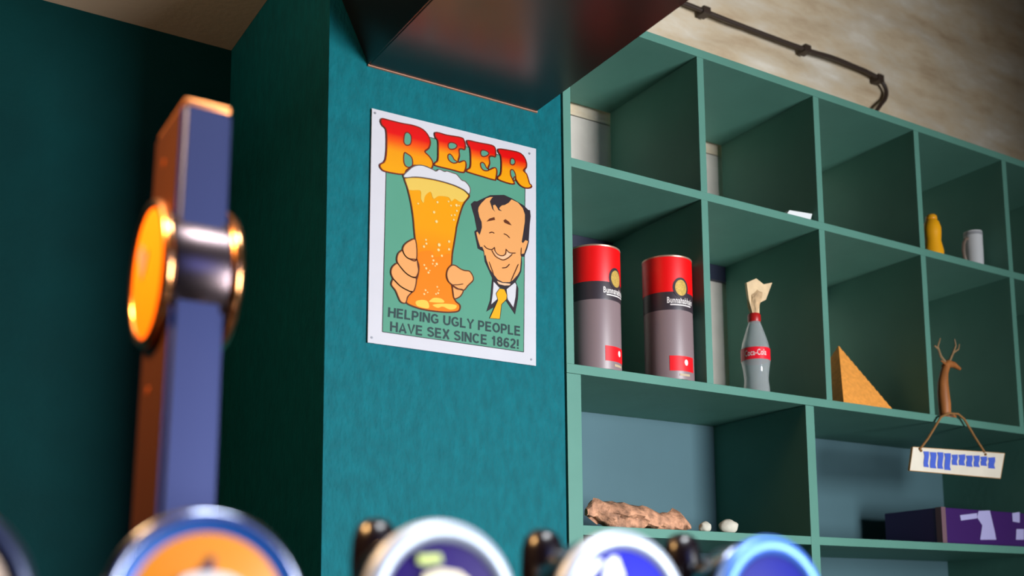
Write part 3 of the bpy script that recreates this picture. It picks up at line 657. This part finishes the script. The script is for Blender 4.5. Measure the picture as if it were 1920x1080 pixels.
def f2(t, cx, cz):
    shape(t, [(784, 1040), (826, 1038), (830, 1054), (796, 1060), (784, 1055)], mat('lime_print', (168, 186, 60), .3), 'green_emblem')
    shape(t, [(796, 1076), (826, 1066), (862, 1072), (884, 1090), (790, 1096)], mat('cream_print', (214, 200, 160), .3), 'cream_emblem')
def f3(t, cx, cz):
    Wm = mat('silver_print', (186, 196, 222), .3)
    shape(t, [(1082, 1078), (1100, 1060), (1124, 1048), (1132, 1052), (1120, 1070), (1098, 1092), (1080, 1094)], Wm, 'silver_emblem')
    shape(t, [(1138, 1056), (1146, 1044), (1158, 1044), (1164, 1060), (1172, 1084), (1130, 1090)], Wm, 'silver_emblem')
badge(0, -150, .0535, 915, M_dkrim, None, mat('beige_badge_face', (206, 180, 156), .35), 'beer tap at the far left with dark rimmed beige badge, mostly out of frame', inner=.74)
badge(1, 396, .0545, 953, M_chrome, M_bblue, M_borange, 'beer tap with large orange badge inside a blue ring, below the tall steel column', inner=.86, ringin=.76, facefn=f1)
badge(2, 832, .0515, 973, M_steel, None, M_bpurple, 'beer tap with violet badge and thick white rim, green mark on it', inner=.72, facefn=f2, handle=(704, 972, .0155))
badge(3, 1167, .0535, 993, M_steel, None, M_bbl, 'beer tap with royal blue badge and white rim, silver emblem on it', inner=.74, facefn=f3, handle=(1017, 992, .0155))
badge(4, 1446, .0535, 1003, M_blrim, None, M_bnavy, 'beer tap at the right end with plain navy badge and pale blue rim', inner=.72, handle=(1277, 1000, .0155))
# tall column with the side-facing round badge
def column():
    Y0, Y1 = .80, .88
    tl = at(345, 183, Y0); tr_ = at(437, 208, Y0); bl = at(298, 940, Y0); br = at(406, 940, Y0)
    cx = (tl.x+tr_.x)/2; zt_ = (tl.z+tr_.z)/2
    t = thing('beer_font_column', 'tall square steel beer font column with a drum shaped orange side badge', 'beer font', ((bl.x+br.x)/2, (Y0+Y1)/2, .9))
    def at_z(l, h, z): return l+(h-l)*(z-bl.z)/(tl.z-bl.z)
    zb_ = .9; bm = bmesh.new()
    lowx = (at_z(bl.x, tl.x, zb_), at_z(br.x, tr_.x, zb_))
    v = []
    for (xa, xb, z) in ((lowx[0], lowx[1], zb_), (tl.x, tr_.x, zt_)):
        v.append([bm.verts.new(p) for p in ((xa, Y0, z), (xb, Y0, z), (xb, Y1, z), (xa, Y1, z))])
    bm.faces.new(v[0][::-1]); bm.faces.new(v[1])
    for i in range(4): bm.faces.new((v[0][i], v[0][(i+1) % 4], v[1][(i+1) % 4], v[1][i]))
    bmesh.ops.bevel(bm, geom=list(bm.edges), offset=.004, segments=3, affect='EDGES')
    obj('column', bm, M_brush, t, True)
    obj('top_warm_highlight', bx(tl.x+.001, tr_.x-.001, Y0+.001, Y1-.001, zt_-.0035, zt_+.0025, .0024), mat('painted_top_highlight', (220, 140, 80), .35, .9), t, True)  # orange slab paints the warm highlight along the column's top edge
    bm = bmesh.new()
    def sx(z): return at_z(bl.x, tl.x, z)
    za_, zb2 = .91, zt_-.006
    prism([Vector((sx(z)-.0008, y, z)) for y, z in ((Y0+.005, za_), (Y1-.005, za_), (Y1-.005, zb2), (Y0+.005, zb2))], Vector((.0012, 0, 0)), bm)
    obj('side_warm_reflection', bm, mat('painted_side_reflection', (104, 58, 30), .42, .85), t)  # thin brown sheet painting the warm reflection on the steel side
    # drum: axis along X
    R = .0545; a_ = at(285, 512, .84)
    xl = a_.x; e = at(448, 512, Y0-.012); xr = e.x
    cz = a_.z; cy = .843
    obj('badge_drum', lathe([(R*.93, xl+.004), (R*.95, xl+.008), (R*.95, xr-.004), (R*.93, xr)], (0, cy, cz), 72, 'X'), mat('smoked_chrome', (92, 80, 82), .27, 1.0), t, True)
    for x, nm in ((xl, 'left_rim'), (xr, 'right_rim')):
        prof = [(R*.95+.004*math.cos(k*math.pi/6), x+.0045*math.sin(k*math.pi/6)) for k in range(12)]
        obj('badge_rim', lathe(prof, (0, cy, cz), 72, 'X', closed=True), mat('copper_rim', (216, 150, 96), .2, 1.0), t, True)
    obj('badge_face', lathe([(.0005, xl-.0052), (R*.6, xl-.0045), (R*.955, xl-.002), (R*.955, xl+.004)], (0, cy, cz), 64, 'X'), mat('orange_side_face', (240, 118, 8), .55, Specular_IOR_Level=.15), t, True)
    bm = bmesh.new()
    for pl in ([(.014, .010), (.020, .020), (.006, .024), (.0, .012), (-.012, .014), (-.004, .002), (.006, -.004)],):
        prism([Vector((xl-.0058, cy+y, cz+z)) for y, z in pl], Vector((.001, 0, 0)), bm)
    obj('emblem', bm, mat('grey_emblem_print', (150, 120, 110), .4), t)
    for (px_, py_, nm) in ((306, 322, 'u'), (287, 740, 'l')):
        c = at(px_, py_, .862)
        xs_ = at_z(bl.x, tl.x, c.z)
        obj('screw', lathe([(.003, -.0015), (.003, .001)], (xs_, .845 if nm == 'u' else .850, c.z), 16, 'X'), mat('copper_screw', (170, 84, 30), .35, .6), t, True)
column()
